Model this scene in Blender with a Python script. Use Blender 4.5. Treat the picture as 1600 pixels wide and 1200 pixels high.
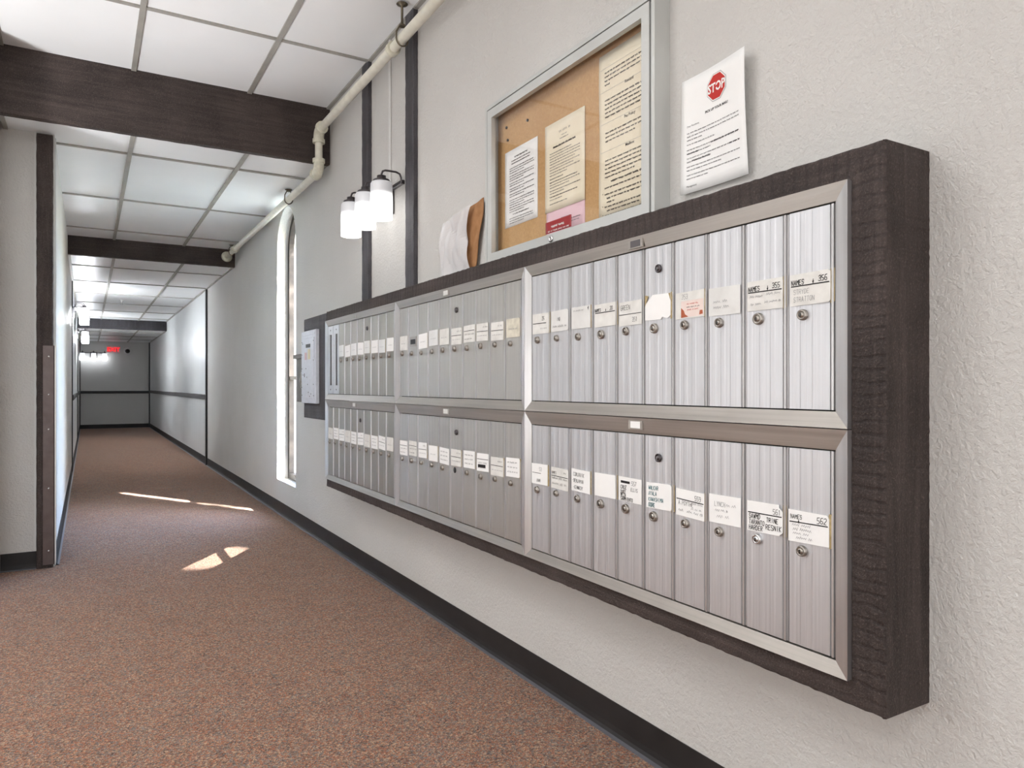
import bpy, bmesh, math, random
from mathutils import Vector, Matrix
random.seed(7)
for o in list(bpy.data.objects): bpy.data.objects.remove(o)
S = bpy.context.scene
COL = S.collection

# ------------------------------------------------------------------ camera
YAW = math.radians(30.531)
CX, CZ = -1.3662, 1.05
cd = bpy.data.cameras.new('camera'); cam = bpy.data.objects.new('camera', cd); COL.objects.link(cam)
cam.location = (CX, 0, CZ); cam.rotation_euler = (math.pi/2, 0, -YAW)
cd.sensor_width = 36; cd.lens = 1125/1600*36; cd.shift_y = 3/1600; cd.clip_start = .02; cd.clip_end = 200
S.camera = cam

# ------------------------------------------------------------------ exposure, sky, sun, large lights
S.view_settings.view_transform = 'Standard'; S.view_settings.look = 'None'
S.view_settings.gamma = 1; S.view_settings.use_curve_mapping = False
S.view_settings.exposure = 1.22
W = bpy.data.worlds.new('sky'); S.world = W; W.use_nodes = True
wn = W.node_tree.nodes; wl = W.node_tree.links
sk = wn.new('ShaderNodeTexSky'); sk.sky_type = 'NISHITA'; sk.sun_disc = False
sk.sun_elevation = math.radians(40); sk.sun_rotation = math.radians(150.6)
wn['Background'].inputs['Strength'].default_value = 2.5
wl.new(sk.outputs[0], wn['Background'].inputs[0])

def light(name, kind, loc, energy, color=(1,1,1), direction=None, **kw):
    d = bpy.data.lights.new(name, kind); d.energy = energy; d.color = color
    for k, v in kw.items(): setattr(d, k, v)
    o = bpy.data.objects.new(name, d); COL.objects.link(o); o.location = loc
    if direction: o.rotation_euler = Vector(direction).to_track_quat('-Z', 'Y').to_euler()
    return o
ce, se = math.cos(math.radians(40)), math.sin(math.radians(40))
light('sun', 'SUN', (6, -4, 9), 26, (1, .96, .9), (-.49*ce, .872*ce, -se), angle=math.radians(.53))
# sunlight thrown back by a window pane of the building outside
light('sun_glint', 'SPOT', (4.4, 12.05, 7.5), 20000, (1, .97, .92), (-.57*ce, -.82*ce, -se), spot_size=math.radians(1.9), spot_blend=.25, shadow_soft_size=.03)
# area lamps for daylight at the unseen lobby windows (left and behind the camera) and the lobby's ceiling panels
light('lobby_daylight', 'AREA', (-4.85, .8, 1.45), 12, (.97, .985, 1), (1, 0, 0), shape='RECTANGLE', size=5.0, size_y=2.7)
light('lobby_door_daylight', 'AREA', (-2.6, -3.35, 1.3), 20, (.97, .985, 1), (0, 1, 0), shape='RECTANGLE', size=2.6, size_y=2.2)
light('lobby_ceiling_panel', 'AREA', (-1.95, 1.9, 2.845), 11, (.98, .99, 1), (0, 0, -1), shape='RECTANGLE', size=.6, size_y=1.2)
light('lobby_ceiling_panel_rear', 'AREA', (-3.2, -.8, 2.845), 11, (.98, .99, 1), (0, 0, -1), shape='RECTANGLE', size=.6, size_y=1.2)
# unseen fill spots added to brighten the ceiling, left of and behind the camera
light('ceiling_fill', 'SPOT', (-2.9, 3.5, .5), 110, (.98, .99, 1), (.06, 0, 1), spot_size=math.radians(108), spot_blend=.5, shadow_soft_size=.15)
light('ceiling_fill_rear', 'SPOT', (-2.3, -1.4, .5), 90, (.98, .99, 1), (0, .1, 1), spot_size=math.radians(108), spot_blend=.5, shadow_soft_size=.15)
# unseen fill points added to lift the ceiling, behind and left of the camera
light('lobby_fill', 'POINT', (-3.0, 2.9, 1.0), 14, (.98, .99, 1), shadow_soft_size=.25)
light('lobby_fill_rear', 'POINT', (-2.0, -1.2, 1.0), 14, (.98, .99, 1), shadow_soft_size=.25)

# ------------------------------------------------------------------ materials
def lin(c): return tuple(((v/255+.055)/1.055)**2.4 if v/255 > .04045 else v/255/12.92 for v in c) + (1,)
class NT:
    def __init__(s, name):
        s.m = bpy.data.materials.new(name); s.m.use_nodes = True
        s.n = s.m.node_tree.nodes; s.l = s.m.node_tree.links; s.b = s.n['Principled BSDF']; s.out = s.n['Material Output']
    def add(s, t, **kw):
        n = s.n.new('ShaderNode'+t)
        for k, v in kw.items():
            if k in n.inputs and not hasattr(n, k): n.inputs[k].default_value = v
            else: setattr(n, k, v)
        return n
    def link(s, a, b): s.l.new(a, b)
    def coords(s, scale=(1,1,1), rot=(0,0,0)):
        t = s.add('TexCoord'); mp = s.add('Mapping'); mp.inputs['Scale'].default_value = scale; mp.inputs['Rotation'].default_value = rot
        s.link(t.outputs['Object'], mp.inputs[0]); return mp.outputs[0]
    def noise(s, vec, scale, detail=4, rough=.5, dist=0):
        n = s.add('TexNoise'); n.inputs['Scale'].default_value = scale; n.inputs['Detail'].default_value = detail
        n.inputs['Roughness'].default_value = rough; n.inputs['Distortion'].default_value = dist
        if vec: s.link(vec, n.inputs['Vector'])
        return n.outputs['Fac']
    def ramp(s, fac, stops, interp='LINEAR'):
        r = s.add('ValToRGB'); r.color_ramp.interpolation = interp; e = r.color_ramp.elements
        while len(e) < len(stops): e.new(.5)
        for i, (p, c) in enumerate(stops): e[i].position = p; e[i].color = c if len(c) == 4 else lin(c)
        s.link(fac, r.inputs[0]); return r.outputs[0]
    def math(s, op, a, b=None):
        n = s.add('Math', operation=op)
        for i, v in enumerate((a, b)):
            if v is None: continue
            if isinstance(v, (int, float)): n.inputs[i].default_value = v
            else: s.link(v, n.inputs[i])
        return n.outputs[0]
    def mix(s, fac, a, b, mode='MIX'):
        n = s.add('MixRGB', blend_type=mode)
        for i, v in enumerate((fac, a, b)):
            if isinstance(v, (int, float)): n.inputs[i].default_value = v
            elif isinstance(v, tuple): n.inputs[i].default_value = v
            else: s.link(v, n.inputs[i])
        return n.outputs[0]
    def bump(s, h, strength, dist):
        b = s.add('Bump'); b.inputs['Strength'].default_value = strength; b.inputs['Distance'].default_value = dist
        s.link(h, b.inputs['Height']); s.link(b.outputs[0], s.b.inputs['Normal'])
    def set(s, **kw):
        for k, v in kw.items():
            i = s.b.inputs[k.replace('_', ' ')]
            if isinstance(v, (int, float, tuple)): i.default_value = v
            else: s.link(v, i)
        return s.m
M = {}
def plain(name, rgb, rough=.6, metal=0., var=.06, vs=30, bump=0, **kw):
    t = NT(name); c = t.coords(); n = t.noise(c, vs, 3)
    col = t.mix(var, lin(rgb), t.ramp(n, [(.3, tuple(max(0, q-50) for q in rgb)), (.7, tuple(min(255, q+35) for q in rgb))]))
    t.set(Base_Color=col, Roughness=rough, Metallic=metal, **kw)
    if bump: t.bump(t.noise(c, vs*6, 3), bump, .001)
    M[name] = t.m; return t.m

def stucco(name, rgb, strength, dist=.004, rough=.75):
    t = NT(name); c = t.coords()
    big = t.noise(c, 1.6, 3, .5); fine = t.noise(c, 75, 5, .65, .3)
    vz = t.add('TexNoise'); vz.inputs['Scale'].default_value = 9; vz.inputs['Detail'].default_value = 2; t.link(c, vz.inputs['Vector'])
    wv = t.add('VectorMath', operation='SCALE'); wv.inputs['Scale'].default_value = .16; t.link(vz.outputs['Color'], wv.inputs[0])
    ad = t.add('VectorMath', operation='ADD'); t.link(c, ad.inputs[0]); t.link(wv.outputs[0], ad.inputs[1])
    vo = t.add('TexVoronoi', feature='SMOOTH_F1'); vo.inputs['Scale'].default_value = 16; t.link(ad.outputs[0], vo.inputs['Vector'])
    ridge = t.noise(ad.outputs[0], 26, 4, .6, .7)
    mask = t.ramp(t.noise(c, 3.2, 3, .5), [(.46, (0,0,0,1)), (.68, (1,1,1,1))])
    h = t.math('ADD', t.math('MULTIPLY', t.math('ADD', t.math('MULTIPLY', vo.outputs['Distance'], .25), t.math('MULTIPLY', ridge, .6)), mask), t.math('MULTIPLY', fine, .75))
    col = t.mix(.5, lin(rgb), t.ramp(big, [(.3, tuple(q-9 for q in rgb)), (.7, tuple(min(255, q+5) for q in rgb))]))
    t.set(Base_Color=col, Roughness=rough); t.bump(h, strength, dist); M[name] = t.m
stucco('stucco', (208, 206, 202), 1.0, .008)
stucco('stucco_far', (214, 213, 210), .25, rough=.42)
t = NT('panelled_paint'); c = t.coords((1, 5, .25)); n = t.noise(c, 4, 4)
t.set(Base_Color=t.ramp(n, [(.3, (205, 208, 208)), (.7, (222, 224, 224))]), Roughness=t.ramp(n, [(.3, (.3,.3,.3,1)), (.7, (.46,.46,.46,1))])); t.bump(n, .12, .01); M['panel'] = t.m

def timber(name, axis, saw=0, rgb=((36, 29, 27), (63, 53, 50), (90, 79, 75))):
    sc = [26, 26, 26]; sc[axis] = 1.6
    t = NT(name); c = t.coords(tuple(sc)); n = t.noise(c, 1.6, 6, .62, .8)
    c2 = t.coords(); spk = t.noise(c2, 220, 3, .7); pat = t.noise(c2, 5, 3)
    col = t.ramp(n, [(.36, rgb[0]), (.52, rgb[1]), (.68, rgb[2])])
    col = t.mix(.4, col, t.ramp(pat, [(.35, rgb[0]), (.65, rgb[2])]), 'MIX')
    col = t.mix(.42, col, t.ramp(spk, [(.34, rgb[0]), (.56, rgb[1]), (.70, (122, 110, 104)), (.80, (160, 128, 98))]))
    h = t.math('ADD', n, t.math('MULTIPLY', spk, .8))
    if saw:
        wv = t.add('TexWave', wave_type='BANDS', bands_direction='XYZ'[axis])
        wv.inputs['Scale'].default_value = saw; wv.inputs['Distortion'].default_value = 3.2; wv.inputs['Detail'].default_value = 3; wv.inputs['Detail Scale'].default_value = 1.2
        t.link(c2, wv.inputs['Vector'])
        mk = t.ramp(wv.outputs['Fac'], [(.02, (0,0,0,1)), (.3, (1,1,1,1))])
        col = t.mix(t.math('MULTIPLY', t.math('SUBTRACT', 1, mk), .35), col, lin((30, 24, 23)))
        h = t.math('ADD', h, t.math('MULTIPLY', mk, .3))
    t.set(Base_Color=col, Roughness=.62, Specular_IOR_Level=.35); t.bump(h, 1.0, .003); M[name] = t.m
timber('timber_x', 0); timber('timber_y', 1); timber('timber_z', 2)
timber('timber_z_sawn', 2, 13); timber('timber_y_sawn', 1, 11)
timber('dark_trim', 2, 0, ((26, 24, 27), (44, 42, 46), (66, 64, 70)))
timber('bluish_timber', 2, 0, ((48, 46, 49), (74, 72, 76), (108, 106, 111)))
timber('rail_timber', 1, 0, ((50, 48, 50), (72, 70, 72), (95, 94, 98)))

t = NT('carpet'); c = t.coords()
def vor(scale):
    v = t.add('TexVoronoi', feature='F1'); v.inputs['Scale'].default_value = scale; v.inputs['Randomness'].default_value = 1; t.link(c, v.inputs['Vector']); return v
v1 = vor(210); sep = t.add('SeparateColor'); t.link(v1.outputs['Color'], sep.inputs[0])
v2 = vor(120); sep2 = t.add('SeparateColor'); t.link(v2.outputs['Color'], sep2.inputs[0])
pal = [(0, (62, 48, 42)), (.16, (172, 104, 70)), (.30, (116, 92, 78)), (.45, (200, 166, 134)), (.56, (118, 116, 114)), (.72, (150, 92, 66)), (.86, (164, 140, 118))]
k1 = t.ramp(sep.outputs[0], pal, 'CONSTANT'); k2 = t.ramp(sep2.outputs[1], pal, 'CONSTANT')
blot = t.noise(c, 7, 3)
col = t.mix(.25, k1, k2); col = t.mix(.2, col, t.ramp(blot, [(.35, (108, 86, 74)), (.5, (146, 106, 82)), (.68, (132, 120, 110))]))
h = t.math('ADD', v1.outputs['Distance'], t.math('MULTIPLY', t.noise(c, 400, 2), .5))
t.set(Base_Color=col, Roughness=.95, Specular_IOR_Level=.1, Sheen_Weight=.15); t.bump(h, .9, .004); M['carpet'] = t.m

def metal(name, rgb, rough, streak=(3, 160, 1.2), tint=.5, bump=.08, metallic=.92):
    t = NT(name); c = t.coords(streak); n = t.noise(c, 1, 5, .6); c2 = t.coords(); sm = t.noise(c2, 6, 4)
    info = t.add('ObjectInfo')
    base = t.ramp(n, [(.3, tuple(q-14 for q in rgb)), (.7, tuple(min(255, q+8) for q in rgb))])
    base = t.mix(t.math('MULTIPLY', info.outputs['Random'], .16*tint*2), base, lin(tuple(q-40 for q in rgb)))
    base = t.mix(t.ramp(sm, [(.5, (0,0,0,1)), (.8, (.25,.25,.25,1))]), base, lin(tuple(q-45 for q in rgb)))
    t.set(Base_Color=base, Metallic=metallic, Roughness=t.ramp(n, [(.2, (rough-.08,)*3+(1,)), (.8, (rough+.1,)*3+(1,))])); t.bump(n, bump, .002); M[name] = t.m
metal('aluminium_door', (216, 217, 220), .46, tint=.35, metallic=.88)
metal('aluminium_dim_reflect', (200, 198, 194), .44, tint=.35, metallic=.9)  # middle doors: dim corridor reflection put into a darker base colour
metal('aluminium_dark_reflect', (172, 168, 160), .44, tint=.35, metallic=.9)  # left doors: same metal darker still, painting their dimmer reflection
metal('aluminium_rail', (184, 179, 173), .44, (3, 1.5, 120))
metal('aluminium_stile', (216, 215, 215), .4, (3, 120, 1.5))
metal('board_metal', (204, 206, 203), .5, (3, 2, 2), .1, .03, .35)
metal('lock_metal', (168, 163, 156), .34, (30, 30, 30), 1.0, .05)
metal('lock_chrome', (215, 215, 215), .22, (30, 30, 30), .2, .03)
metal('nickel', (92, 88, 90), .35, (40, 40, 40), .1, .02)
plain('black', (18, 17, 17), .5); plain('dark_gap', (24, 23, 23), .8)
plain('rubber', (27, 24, 24), .6, var=.15, vs=9); plain('rubber_highlight', (96, 96, 102), .35)
plain('grid_metal', (158, 155, 148), .45, 0, .2, 8)
t = NT('tile'); c = t.coords(); n = t.noise(c, 2.2, 3)
t.set(Base_Color=t.ramp(n, [(.3, (240, 242, 243)), (.7, (246, 247, 248))]), Roughness=.38, Specular_IOR_Level=.5); t.bump(t.noise(c, 3, 2), .12, .02); M['tile'] = t.m
plain('pipe_paint', (226, 223, 208), .45, 0, .18, 22, .2); plain('fitting_paint', (222, 219, 200), .5, 0, .3, 40, .3)
plain('hanger_metal', (112, 104, 88), .45, .8)
plain('paper', (242, 242, 240), .8, 0, .05, 12); plain('old_paper', (222, 221, 216), .75, 0, .2, 25); plain('tape', (212, 206, 188), .4, 0, .3, 50)
plain('glue', (168, 150, 108), .7, 0, .4, 90); plain('plastic_card', (222, 222, 219), .35, 0, .15, 20)
plain('cream_paper', (234, 224, 200), .85, 0, .06, 10); plain('pink_paper', (232, 198, 206), .85, 0, .06, 10)
plain('ink', (26, 24, 26), .7); plain('faint_ink', (150, 150, 152), .8); plain('mid_ink', (92, 90, 92), .8); plain('teal_ink', (32, 104, 112), .7)
plain('red_print', (188, 32, 20), .6); plain('red_line', (214, 120, 108), .7); plain('maroon', (150, 34, 38), .5); plain('white_print', (240, 238, 234), .6)
plain('pink_label', (232, 214, 206), .7); plain('orange_print', (176, 92, 60), .7)
t = NT('cork'); c = t.coords(); n = t.noise(c, 160, 5, .7)
t.set(Base_Color=t.mix(.5, t.ramp(n, [(.3, (164, 126, 80)), (.55, (194, 156, 108)), (.75, (214, 180, 134))]), t.ramp(t.noise(c, 4, 2), [(.3, (186, 146, 98)), (.7, (202, 164, 116))])), Roughness=.9); t.bump(n, .3, .001); M['cork'] = t.m
plain('kraft', (164, 118, 76), .8, 0, .25, 30); plain('bronze', (46, 39, 34), .5, .3, .2, 20)
plain('guard_metal', (96, 84, 82), .4, .35, .2, 14); plain('steel_edge', (225, 222, 216), .4, .3)
plain('plate_paint', (206, 210, 218), .45, .2, .15, 40); plain('sticker_yellow', (214, 206, 176), .7); plain('sticker_pink', (206, 178, 182), .7)
plain('box_metal', (112, 108, 104), .5, .5, .2, 20); plain('white_plastic', (232, 232, 230), .4); plain('dark_dome', (22, 22, 24), .12)
plain('lawn', (122, 124, 112), .95, 0, .5, 14); plain('bark', (96, 76, 58), .9, 0, .4, 12, .5); plain('leaf', (84, 116, 56), .55, 0, .5, 6)
plain('wall_plain', (224, 220, 214), .8)
def emit(name, rgb, st):
    t = NT(name); t.set(Base_Color=lin(rgb), Emission_Color=lin(rgb), Emission_Strength=st); M[name] = t.m; return t
emit('exit_red', (236, 24, 34), .7)
plain('exit_body', (232, 190, 190), .4)
# frosted glass shade round a lit bulb: brightest at the bulb's height
def shade_mat(name, col, hi, lo):
    t = NT(name); tc = t.add('TexCoord'); sx = t.add('SeparateXYZ'); t.link(tc.outputs['Generated'], sx.inputs[0])
    st = t.ramp(sx.outputs[2], [(0, (hi*.75,)*3+(1,)), (.25, (hi,)*3+(1,)), (.48, (hi*.7,)*3+(1,)), (.72, (lo,)*3+(1,))])
    t.set(Base_Color=lin((205, 206, 210)), Roughness=.3, Emission_Color=lin(col), Emission_Strength=st); M[name] = t.m
shade_mat('shade', (255, 254, 252), 1.7, .06); shade_mat('shade_cool', (246, 250, 255), 48.0, 7.0); shade_mat('shade_far', (246, 250, 255), 3.2, .4)
def glass(name, refl, tint=(255, 255, 255)):
    t = NT(name); t.n.remove(t.b); tr = t.add('BsdfTransparent'); tr.inputs[0].default_value = lin(tint)
    gl = t.add('BsdfGlossy'); gl.inputs['Roughness'].default_value = .03
    lw = t.add('LayerWeight'); fc = t.math('ADD', .04, t.math('MULTIPLY', .9, t.math('POWER', lw.outputs['Facing'], 5))); mx = t.add('MixShader')
    t.link(t.math('MULTIPLY', fc, refl), mx.inputs[0]); t.link(tr.outputs[0], mx.inputs[1]); t.link(gl.outputs[0], mx.inputs[2]); t.link(mx.outputs[0], t.out.inputs[0]); M[name] = t.m
glass('pane_glass', 1.0); glass('board_glass', .8)
t = NT('clear_plastic'); t.n.remove(t.b); tr = t.add('BsdfTransparent'); pb = t.add('BsdfPrincipled'); pb.inputs['Base Color'].default_value = lin((232, 230, 230)); pb.inputs['Roughness'].default_value = .38
mx = t.add('MixShader'); mx.inputs[0].default_value = .66; t.link(tr.outputs[0], mx.inputs[1]); t.link(pb.outputs[0], mx.inputs[2]); t.link(mx.outputs[0], t.out.inputs[0]); M['clear_plastic'] = t.m

# ------------------------------------------------------------------ mesh helpers
class MB:
    def __init__(s): s.v = []; s.f = []; s.mi = []; s.sm = []
    def add(s, vs, fs, mi=0, smooth=False):
        b = len(s.v); s.v += [tuple(v) for v in vs]
        for f in fs: s.f.append([b+i for i in f]); s.mi.append(mi); s.sm.append(smooth)
        return s
    def box(s, a, b, mi=0, bev=0):
        x0, y0, z0 = [min(p, q) for p, q in zip(a, b)]; x1, y1, z1 = [max(p, q) for p, q in zip(a, b)]
        if not bev:
            return s.add([(x0,y0,z0),(x1,y0,z0),(x1,y1,z0),(x0,y1,z0),(x0,y0,z1),(x1,y0,z1),(x1,y1,z1),(x0,y1,z1)],
                [(0,3,2,1),(4,5,6,7),(0,1,5,4),(1,2,6,5),(2,3,7,6),(3,0,4,7)], mi)
        bm = bmesh.new(); bmesh.ops.create_cube(bm, size=1)
        for v in bm.verts: v.co = Vector(((x0+x1)/2+v.co.x*(x1-x0), (y0+y1)/2+v.co.y*(y1-y0), (z0+z1)/2+v.co.z*(z1-z0)))
        bmesh.ops.bevel(bm, geom=bm.edges[:], offset=bev, segments=1, affect='EDGES')
        bm.verts.index_update(); s.add([v.co[:] for v in bm.verts], [[v.index for v in f.verts] for f in bm.faces], mi); bm.free(); return s
    def quad(s, a, b, c, d, mi=0): return s.add([a, b, c, d], [(0,1,2,3)], mi)
    def tube(s, pts, r, n=10, mi=0, caps=True):
        pts = [Vector(p) for p in pts]; rs = r if isinstance(r, (list, tuple)) else [r]*len(pts)
        rings = []; up = None
        for i, p in enumerate(pts):
            d = (pts[min(i+1, len(pts)-1)] - pts[max(i-1, 0)]).normalized()
            if up is None: up = d.orthogonal().normalized()
            up = (up - d*up.dot(d)); up = up.normalized() if up.length > 1e-6 else d.orthogonal().normalized()
            sd = d.cross(up); rings.append([p + (up*math.cos(2*math.pi*k/n) + sd*math.sin(2*math.pi*k/n))*rs[i] for k in range(n)])
        vs = [v for r_ in rings for v in r_]; fs = [(i*n+k, i*n+(k+1) % n, (i+1)*n+(k+1) % n, (i+1)*n+k) for i in range(len(pts)-1) for k in range(n)]
        s.add(vs, fs, mi, True)
        if caps: s.add(rings[0], [tuple(range(n))[::-1]], mi); s.add(rings[-1], [tuple(range(n))], mi)
        return s
    def lathe(s, prof, axis='z', n=20, o=(0,0,0), mi=0, closed=True):
        # prof: (radius, height) pairs along the axis
        o = Vector(o); rings = []
        for r, h in prof:
            ring = []
            for k in range(n):
                a = 2*math.pi*k/n; u, v = r*math.cos(a), r*math.sin(a)
                ring.append(o + Vector({'z': (u, v, h), 'x': (h, u, v), 'y': (v, h, u)}[axis]))
            rings.append(ring)
        vs = [v for r_ in rings for v in r_]; fs = [(i*n+k, i*n+(k+1) % n, (i+1)*n+(k+1) % n, (i+1)*n+k) for i in range(len(prof)-1) for k in range(n)]
        s.add(vs, fs, mi, True)
        if closed: s.add(rings[0], [tuple(range(n))[::-1]], mi); s.add(rings[-1], [tuple(range(n))], mi)
        return s
    def prism(s, poly, axis, a, b, mi=0):
        # poly in the two other axes (cyclic order), extruded along axis from a to b
        n = len(poly)
        def P(u, v, h): return {0: (h, u, v), 1: (u, h, v), 2: (u, v, h)}[axis]
        vs = [P(u, v, a) for u, v in poly] + [P(u, v, b) for u, v in poly]
        return s.add(vs, [tuple(range(n))[::-1], tuple(range(n, 2*n))] + [(i, (i+1) % n, n+(i+1) % n, n+i) for i in range(n)], mi)
    def mesh(s, name, mats, org=(0,0,0)):
        me = bpy.data.meshes.new(name); ox, oy, oz = org
        me.from_pydata([(x-ox, y-oy, z-oz) for x, y, z in s.v], [], s.f); me.update()
        for m in mats: me.materials.append(M[m])
        me.polygons.foreach_set('material_index', s.mi); me.polygons.foreach_set('use_smooth', s.sm)
        bm = bmesh.new(); bm.from_mesh(me); bmesh.ops.recalc_face_normals(bm, faces=bm.faces[:]); bm.to_mesh(me); bm.free()
        return me
    def build(s, name, mats, parent=None, loc=(0,0,0), org=None):
        if isinstance(mats, str): mats = [mats]
        if org is None: org = ORG if parent is not None and ORG else (0,0,0)
        return obj(name, s.mesh(name, mats, org), parent, loc)
ORG = None      # world point that the parts being built are measured from
def obj(name, me, parent=None, loc=(0,0,0)):
    o = bpy.data.objects.new(name, me); COL.objects.link(o); o.location = loc
    if parent is not None: o.parent = parent
    return o
def tag(o, label=None, cat=None, group=None, kind=None):
    for k, v in (('label', label), ('category', cat), ('group', group), ('kind', kind)):
        if v: o[k] = v
    return o
def thing(name, label, cat, loc, group=None):
    global ORG
    o = bpy.data.objects.new(name, None); COL.objects.link(o); o.location = loc; o.empty_display_size = .1
    tag(o, label, cat, group); ORG = loc; return o
def struct(name, mb, mats, parent=None, label=None):
    global ORG; ORG = None
    o = mb.build(name, mats, parent, org=(0,0,0)); 
    if parent is None: o['kind'] = 'structure'
    if label: o['label'] = label
    return o
def jit(a): return random.uniform(-a, a)

# flat writing: polylines in paper coordinates (p right, q up), mapped onto a surface
GL = {'A': '00 26 40;12 32', 'B': '00 06 36 45 43 33 03;33 42 41 30 00', 'C': '45 36 16 05 01 10 30 41', 'D': '00 06 26 44 42 20 00', 'E': '46 06 00 40;03 33', 'F': '46 06 00;03 33',
 'G': '45 36 16 05 01 10 30 41 43 23', 'H': '00 06;40 46;03 43', 'I': '20 26', 'J': '36 31 20 10 01', 'K': '00 06;46 03 40', 'L': '06 00 40', 'M': '00 06 23 46 40', 'N': '00 06 40 46',
 'O': '10 01 05 16 36 45 41 30 10', 'P': '00 06 36 45 44 33 03', 'Q': '10 01 05 16 36 45 41 30 10;22 40', 'R': '00 06 36 45 44 33 03;23 40', 'S': '45 36 16 05 04 13 33 42 41 30 10 01', 'T': '06 46;26 20',
 'U': '06 01 10 30 41 46', 'V': '06 20 46', 'W': '06 10 24 30 46', 'X': '00 46;06 40', 'Y': '06 23 46;23 20', 'Z': '06 46 00 40', '0': '10 01 05 16 36 45 41 30 10', '1': '15 26 20', '2': '05 16 36 45 44 00 40',
 '3': '05 16 36 45 44 33 13;33 42 41 30 10 01', '4': '30 36 02 42', '5': '46 06 03 33 42 41 30 00', '6': '46 16 04 01 10 30 41 42 33 03', '7': '06 46 10', '8': '13 04 05 16 36 45 44 33 13 02 01 10 30 41 42 33', '9': '43 13 04 05 16 36 45 41 30 10',
 '&': '40 05 16 25 02 10 20 42', '.': '20 21', '-': '13 33', '+': '23 23;24 20;12 20 32', ' ': ''}
def strokes(txt, x, y, h, wob=.06, slant=.08):
    out = []; k = h/6
    for ch in txt:
        for pl in GL.get(ch.upper(), '').split(';'):
            pts = [(int(a[0]), int(a[1])) for a in pl.split()]
            if len(pts) > 1: out.append([(x+(a+jit(wob*2)+slant*b)*k*.68, y+(b+jit(wob*4))*k) for a, b in pts])
        x += h*.66
    return out
def scribble(x, y, w, h):
    # a word too small to read: one wavering pen line
    n = max(4, int(w/h*3.2)); return [[(x+w*i/n, y+h*(.5+(.5 if i % 2 else -.4)*random.uniform(.35, 1))) for i in range(n+1)]]
def words(x0, x1, y, h, fill=1.0):
    out = []; x = x0; end = x0+(x1-x0)*fill
    while x < end:
        w = min(h*random.uniform(1.2, 4.2), end-x)
        if w > h*.5: out += scribble(x, y, w, h)
        x += w+h*.7
    return out
def ribbons(mb, lines, width, mapf, mi):
    for pl in lines:
        for (x0, y0), (x1, y1) in zip(pl, pl[1:]):
            L = math.hypot(x1-x0, y1-y0) or 1e-6; dx, dy = (x1-x0)/L, (y1-y0)/L; e = width*.35; nx, ny = -dy*width/2, dx*width/2
            x0e, y0e, x1e, y1e = x0-dx*e, y0-dy*e, x1+dx*e, y1+dy*e
            mb.add([mapf(x0e+nx, y0e+ny), mapf(x1e+nx, y1e+ny), mapf(x1e-nx, y1e-ny), mapf(x0e-nx, y0e-ny)], [(0,1,2,3)], mi)
def flatpoly(mb, pts, mapf, mi): mb.add([mapf(*p) for p in pts], [tuple(range(len(pts)))], mi)
def type_set(mb, text, x, y, size, mapf, mi, align='LEFT', bold=0.0, sx=1.0, shear=0.0):
    cu = bpy.data.curves.new('type', 'FONT'); cu.body = text; cu.size = size; cu.align_x = align; cu.offset = bold*size; cu.resolution_u = 2; cu.shear = shear
    o = bpy.data.objects.new('type', cu); COL.objects.link(o); bpy.context.view_layer.update()
    me = bpy.data.meshes.new_from_object(o.evaluated_get(bpy.context.evaluated_depsgraph_get()))
    mb.add([mapf(x+v.co.x*sx, y+v.co.y) for v in me.vertices], [list(p.vertices) for p in me.polygons], mi)
    bpy.data.objects.remove(o); bpy.data.curves.remove(cu); bpy.data.meshes.remove(me)

# ------------------------------------------------------------------ setting
Y1, Y2, Y3, YE = 4.68, 8.2, 15.9, 20.44      # ceiling steps and end wall
ZC = (2.86, 2.505, 2.33, 2.143)
XL = -1.53; YS = 10.25                        # corridor's left wall; where the plaster ends and the panelling starts
mb = MB().box((-5, -3.5, -.1), (0, YE, 0)); struct('floor', mb, 'carpet', label='speckled brown, rust and grey carpet along the corridor')
# right wall with its arched window recess
WY0, WY1, WZ0, WS = 5.556, 6.181, .274, 2.165; WR = (WY1-WY0)/2; WC = (WY0+WY1)/2; WT = .27
arch = [(WC+WR*math.cos(a), WS+WR*math.sin(a)) for a in [math.pi*i/24 for i in range(25)]]      # from WY1 side over to WY0
hole = [(WY1, WZ0)] + arch + [(WY0, WZ0)]
mb = MB()
for x in (0, WT):
    for a, b in ((-3.5, WY0), (WY1, YS)): mb.quad((x, a, 0), (x, b, 0), (x, b, 3), (x, a, 3))
    mb.quad((x, WY0, 0), (x, WY1, 0), (x, WY1, WZ0), (x, WY0, WZ0))
    for (a, za), (b, zb) in zip(arch, arch[1:]): mb.quad((x, a, za), (x, b, zb), (x, b, 3), (x, a, 3))
for (a, za), (b, zb) in zip(hole, hole[1:]+hole[:1]): mb.quad((0, a, za), (WT, a, za), (WT, b, zb), (0, b, zb))
mb.quad((0, -3.5, 3), (WT, -3.5, 3), (WT, YS, 3), (0, YS, 3))
struct('wall_right', mb, 'stucco')
struct('roof', MB().box((-5.2, -3.7, 3.0), (.6, YE+.3, 3.1)), 'wall_plain')
struct('wall_right_far', MB().box((0, YS, 0), (WT, YE+.2, 2.6)), 'panel')
struct('wall_end', MB().box((-1.7, YE, 0), (0, YE+.2, 2.6)), 'stucco_far')
struct('wall_left', MB().box((XL-.1, 4.96, 0), (XL, YS, 2.95)), 'stucco_far')
struct('wall_left_far', MB().box((XL-.1, YS, 0), (XL, YE, 2.6)), 'panel')
struct('wall_left_lobby', MB().box((-5, 4.96, 0), (XL-.1, 5.1, 2.95)), 'stucco')
struct('wall_left_side', MB().box((-1.9, 4.45, 0), (-1.79, 4.96, 2.95)), 'stucco')
struct('wall_lobby_left', MB().box((-5.12, -3.5, 0), (-5, 5.1, 2.95)), 'wall_plain')
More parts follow.
